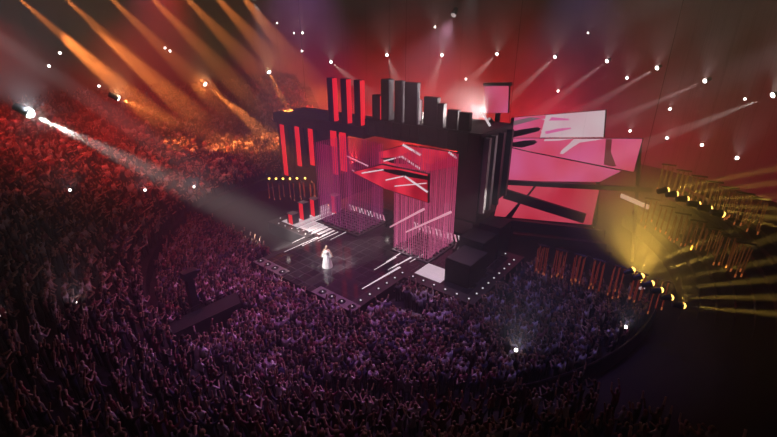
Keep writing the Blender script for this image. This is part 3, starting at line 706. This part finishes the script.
# camera crew position and low platforms in the crowd
t = thing('camera_crane', 'dark camera crane post rising out of the crowd behind the wedge platform', 'crane', jb)
part('base', MB().box(jb.x-.6, jb.x+.6, jb.y-.6, jb.y+.6, 0, .35), M['metal'], t)
part('mast', MB().box(jb.x-.22, jb.x+.22, jb.y-.22, jb.y+.22, .35, 3.6), M['metal'], t)
part('head', MB().box(jb.x-.4, jb.x+.5, jb.y-.3, jb.y+.3, 3.6, 4.1).tube((jb.x+.5,jb.y,3.85), (jb.x+.8,jb.y,3.85), .13, n=10), M['black'], t)
t = thing('wedge_platform', 'dark green grey wedge platform among the crowd below the crane post', 'platform', (wa+wb_)/2)
d = (wb_-wa).normalized(); nn = Vector((-d.y, d.x, 0))*.75
part('deck', MB().hexa([wa-nn, wb_-nn, wb_+nn, wa+nn, wa-nn+Vector((0,0,.9)), wb_-nn+Vector((0,0,1.9)), wb_+nn+Vector((0,0,1.9)), wa+nn+Vector((0,0,.9))]), mat('dull_green_deck', (.02,.032,.03), .5, noise=.2), t)
part('rail', MB().tube(wa+nn+Vector((0,0,1.2)), wb_+nn+Vector((0,0,2.2)), .04, n=6), M['metal'], t)
t = thing('ramp_platform', 'small dark grey ramp box in the crowd beside the stage tip', 'platform', rp)
a, b2 = onz(384, 309, 1.2), onz(420, 319, .9)
dv = Vector((.5,.15,0))
part('deck', MB().hexa([Vector((a.x,a.y,0)), Vector((b2.x,b2.y,0)), Vector((b2.x,b2.y,0))+dv, Vector((a.x,a.y,0))+dv, a, b2, b2+dv, a+dv]), mat('ramp_grey', (.10,.12,.12), .5, noise=.2), t)
part('kick_rail', MB().tube(a, b2, .04, n=6), M['metal'], t)

# phone lights held in the crowd
for (x, y, z), e, nm in ((( 90,406,3.2),260,'bright torch light glaring in the dark crowd near the bottom edge'),((516,350,1.9),40,'single white torch light in the crowd beyond the stage corner'),((75,302,4.0),40,'small torch light in the crowd above the glaring one'),((2,315,5.0),40,'small torch light at the picture edge in the dark stand'),((145,190,7),25,'small torch light in the red lit stand, inner of two close ones'),((194,187,5),40,'small torch light in the red lit stand nearest the white beam'),((70,190,8),15,'small torch light among the reddest rows of the stand'),((626,327,1.9),15,'torch light in the crowd under the low hanging rods')):
    p = onz(x, y, z); t = thing('torch_light', nm, 'torch', p, 'torch lights in the audience')
    part('handset', MB().box(p.x-.05, p.x+.05, p.y-.05, p.y+.05, p.z-.28, p.z-.02), M['metal'], t)
    part('bulb', MB().lathe([(.03,-.1),(.09,-.05),(.1,0),(.08,.06),(.03,.09)], 10, at=p), M['lens'], t)
    spot(p, CAM+Vector((0,0,7)), (.9,.85,1), e*60, 26, 1.0, .08, t)

# ---------------------------------------------------------------- haze and render look
wash('added white follow spot lamp aimed at the performer', (-18, 12, 25), (3.35,5.84,2.0), (1,.95,.92), 110000, 5, .6)  # added to lift the gown out of the dark
wash('added soft grey side wash lamp aimed at the finned tower', (14, -22, 20), (17, -1.8, 8), (1,.9,.9), 9000, 22)  # this and the next lamp are added to brighten the grey sides
wash('added soft grey side wash lamp aimed at the joined header towers', (16, -20, 24), (14, 7, 13), (1,.9,.9), 14000, 16)
wash('added hidden amber lamp lighting the smoke behind the low hanging rods', (14.8,-14.8,1.7), (14.0,-12.6,12), YE, 6000, 85)  # added out of sight to make the yellow smoke glow
HAZE = .0065
wd = bpy.data.worlds.new('hall_air'); S.world = wd; wd.use_nodes = True; nt = wd.node_tree
nt.nodes['Background'].inputs[0].default_value = (.25, .12, .2, 1); nt.nodes['Background'].inputs[1].default_value = 0.0
vs = nt.nodes.new('ShaderNodeVolumeScatter'); vs.inputs['Color'].default_value = (1,1,1,1); vs.inputs['Anisotropy'].default_value = 0.0
vs.inputs['Density'].default_value = HAZE
nt.links.new(vs.outputs[0], nt.nodes['World Output'].inputs['Volume'])
wd.cycles.homogeneous_volume = True
def haze_mat(d):
    m = bpy.data.materials.new('drifting_haze'); m.use_nodes = True; nt = m.node_tree; nt.nodes.clear()
    o = nt.nodes.new('ShaderNodeOutputMaterial'); v = nt.nodes.new('ShaderNodeVolumeScatter'); v.inputs['Density'].default_value = d
    nt.links.new(v.outputs[0], o.inputs['Volume']); m.cycles.homogeneous_volume = True; return m
def soft_haze(d, r):        # smoke that thins out towards its edge
    m = haze_mat(d); m.cycles.homogeneous_volume = False; nt = m.node_tree
    v = [n for n in nt.nodes if n.type == 'VOLUME_SCATTER'][0]; tc = nt.nodes.new('ShaderNodeTexCoord')
    k = nt.nodes.new('ShaderNodeVectorMath'); k.operation = 'DIVIDE'; k.inputs[1].default_value = r; nt.links.new(tc.outputs['Object'], k.inputs[0])
    l = nt.nodes.new('ShaderNodeVectorMath'); l.operation = 'LENGTH'; nt.links.new(k.outputs[0], l.inputs[0])
    f = nt.nodes.new('ShaderNodeMapRange'); f.interpolation_type = 'SMOOTHSTEP'
    for i, q in ((1, 1.0), (2, .05), (3, 0.0), (4, d)): f.inputs[i].default_value = q
    nt.links.new(l.outputs['Value'], f.inputs[0]); nt.links.new(f.outputs[0], v.inputs['Density']); return m
for c, r, d, lab in PUFFS:
    h = MB(); n = 12; nu = 20
    rows = [(math.sin(PI*(i+.02)/(n+.04)), -math.cos(PI*(i+.02)/(n+.04))) for i in range(n+1)]
    h.lathe(rows, nu); h.v = [(x*r[0]*(1+.05*math.sin(3*y+2*z)), y*r[1]*(1+.05*math.sin(3*x-2*z)), z*r[2]) for x,y,z in h.v]
    o = link('haze', h.mesh('haze', soft_haze(d, [q*.92 for q in r]))); o.location = c; tag(o, lab, 'haze', None, 'stuff')
hb = MB(); a0, a1, st = -48, 122, 4; prof = [(27.5,15.2),(27.5,12.5),(28.2,9.8),(29.4,8.0),(31.0,9.5),(32.2,12.5),(32.4,15.5),(31.6,18.5),(29.8,21.0),(28.2,19.5),(27.6,17.6)]
for a in range(a0, a1, st):
    for i in range(len(prof)):
        (r0,z0), (r1,z1) = prof[i], prof[(i+1) % len(prof)]
        hb.v += [pol(r0,a,z0), pol(r1,a,z1), pol(r1,a+st,z1), pol(r0,a+st,z0)]; b0 = len(hb.v)-4; hb.f.append((b0+3,b0+2,b0+1,b0)); hb.m.append(0)
for a, fl_ in ((a0, 1), (a0+st*((a1-a0+st-1)//st), 0)):
    q = [pol(r,a,z) for r,z in prof]; hb.poly(q if fl_ else q[::-1])
import bmesh
me = hb.mesh('haze', haze_mat(.075)); bm_ = bmesh.new(); bm_.from_mesh(me); bmesh.ops.remove_doubles(bm_, verts=bm_.verts, dist=.001); bmesh.ops.recalc_face_normals(bm_, faces=bm_.faces); bm_.to_mesh(me); bm_.free()
tag(link('haze', me), 'bank of smoke glowing red behind the high arc of beam lamps', 'haze', None, 'stuff')
S.view_settings.view_transform = 'Standard'; S.view_settings.look = 'None'; S.view_settings.exposure = 0; S.view_settings.gamma = 1
cy = S.cycles
cy.use_denoising = True; cy.sample_clamp_indirect = 2.0; cy.max_bounces = 4; cy.diffuse_bounces = 2; cy.glossy_bounces = 3; cy.volume_bounces = 0
cy.use_light_tree = True; cy.caustics_reflective = False; cy.caustics_refractive = False
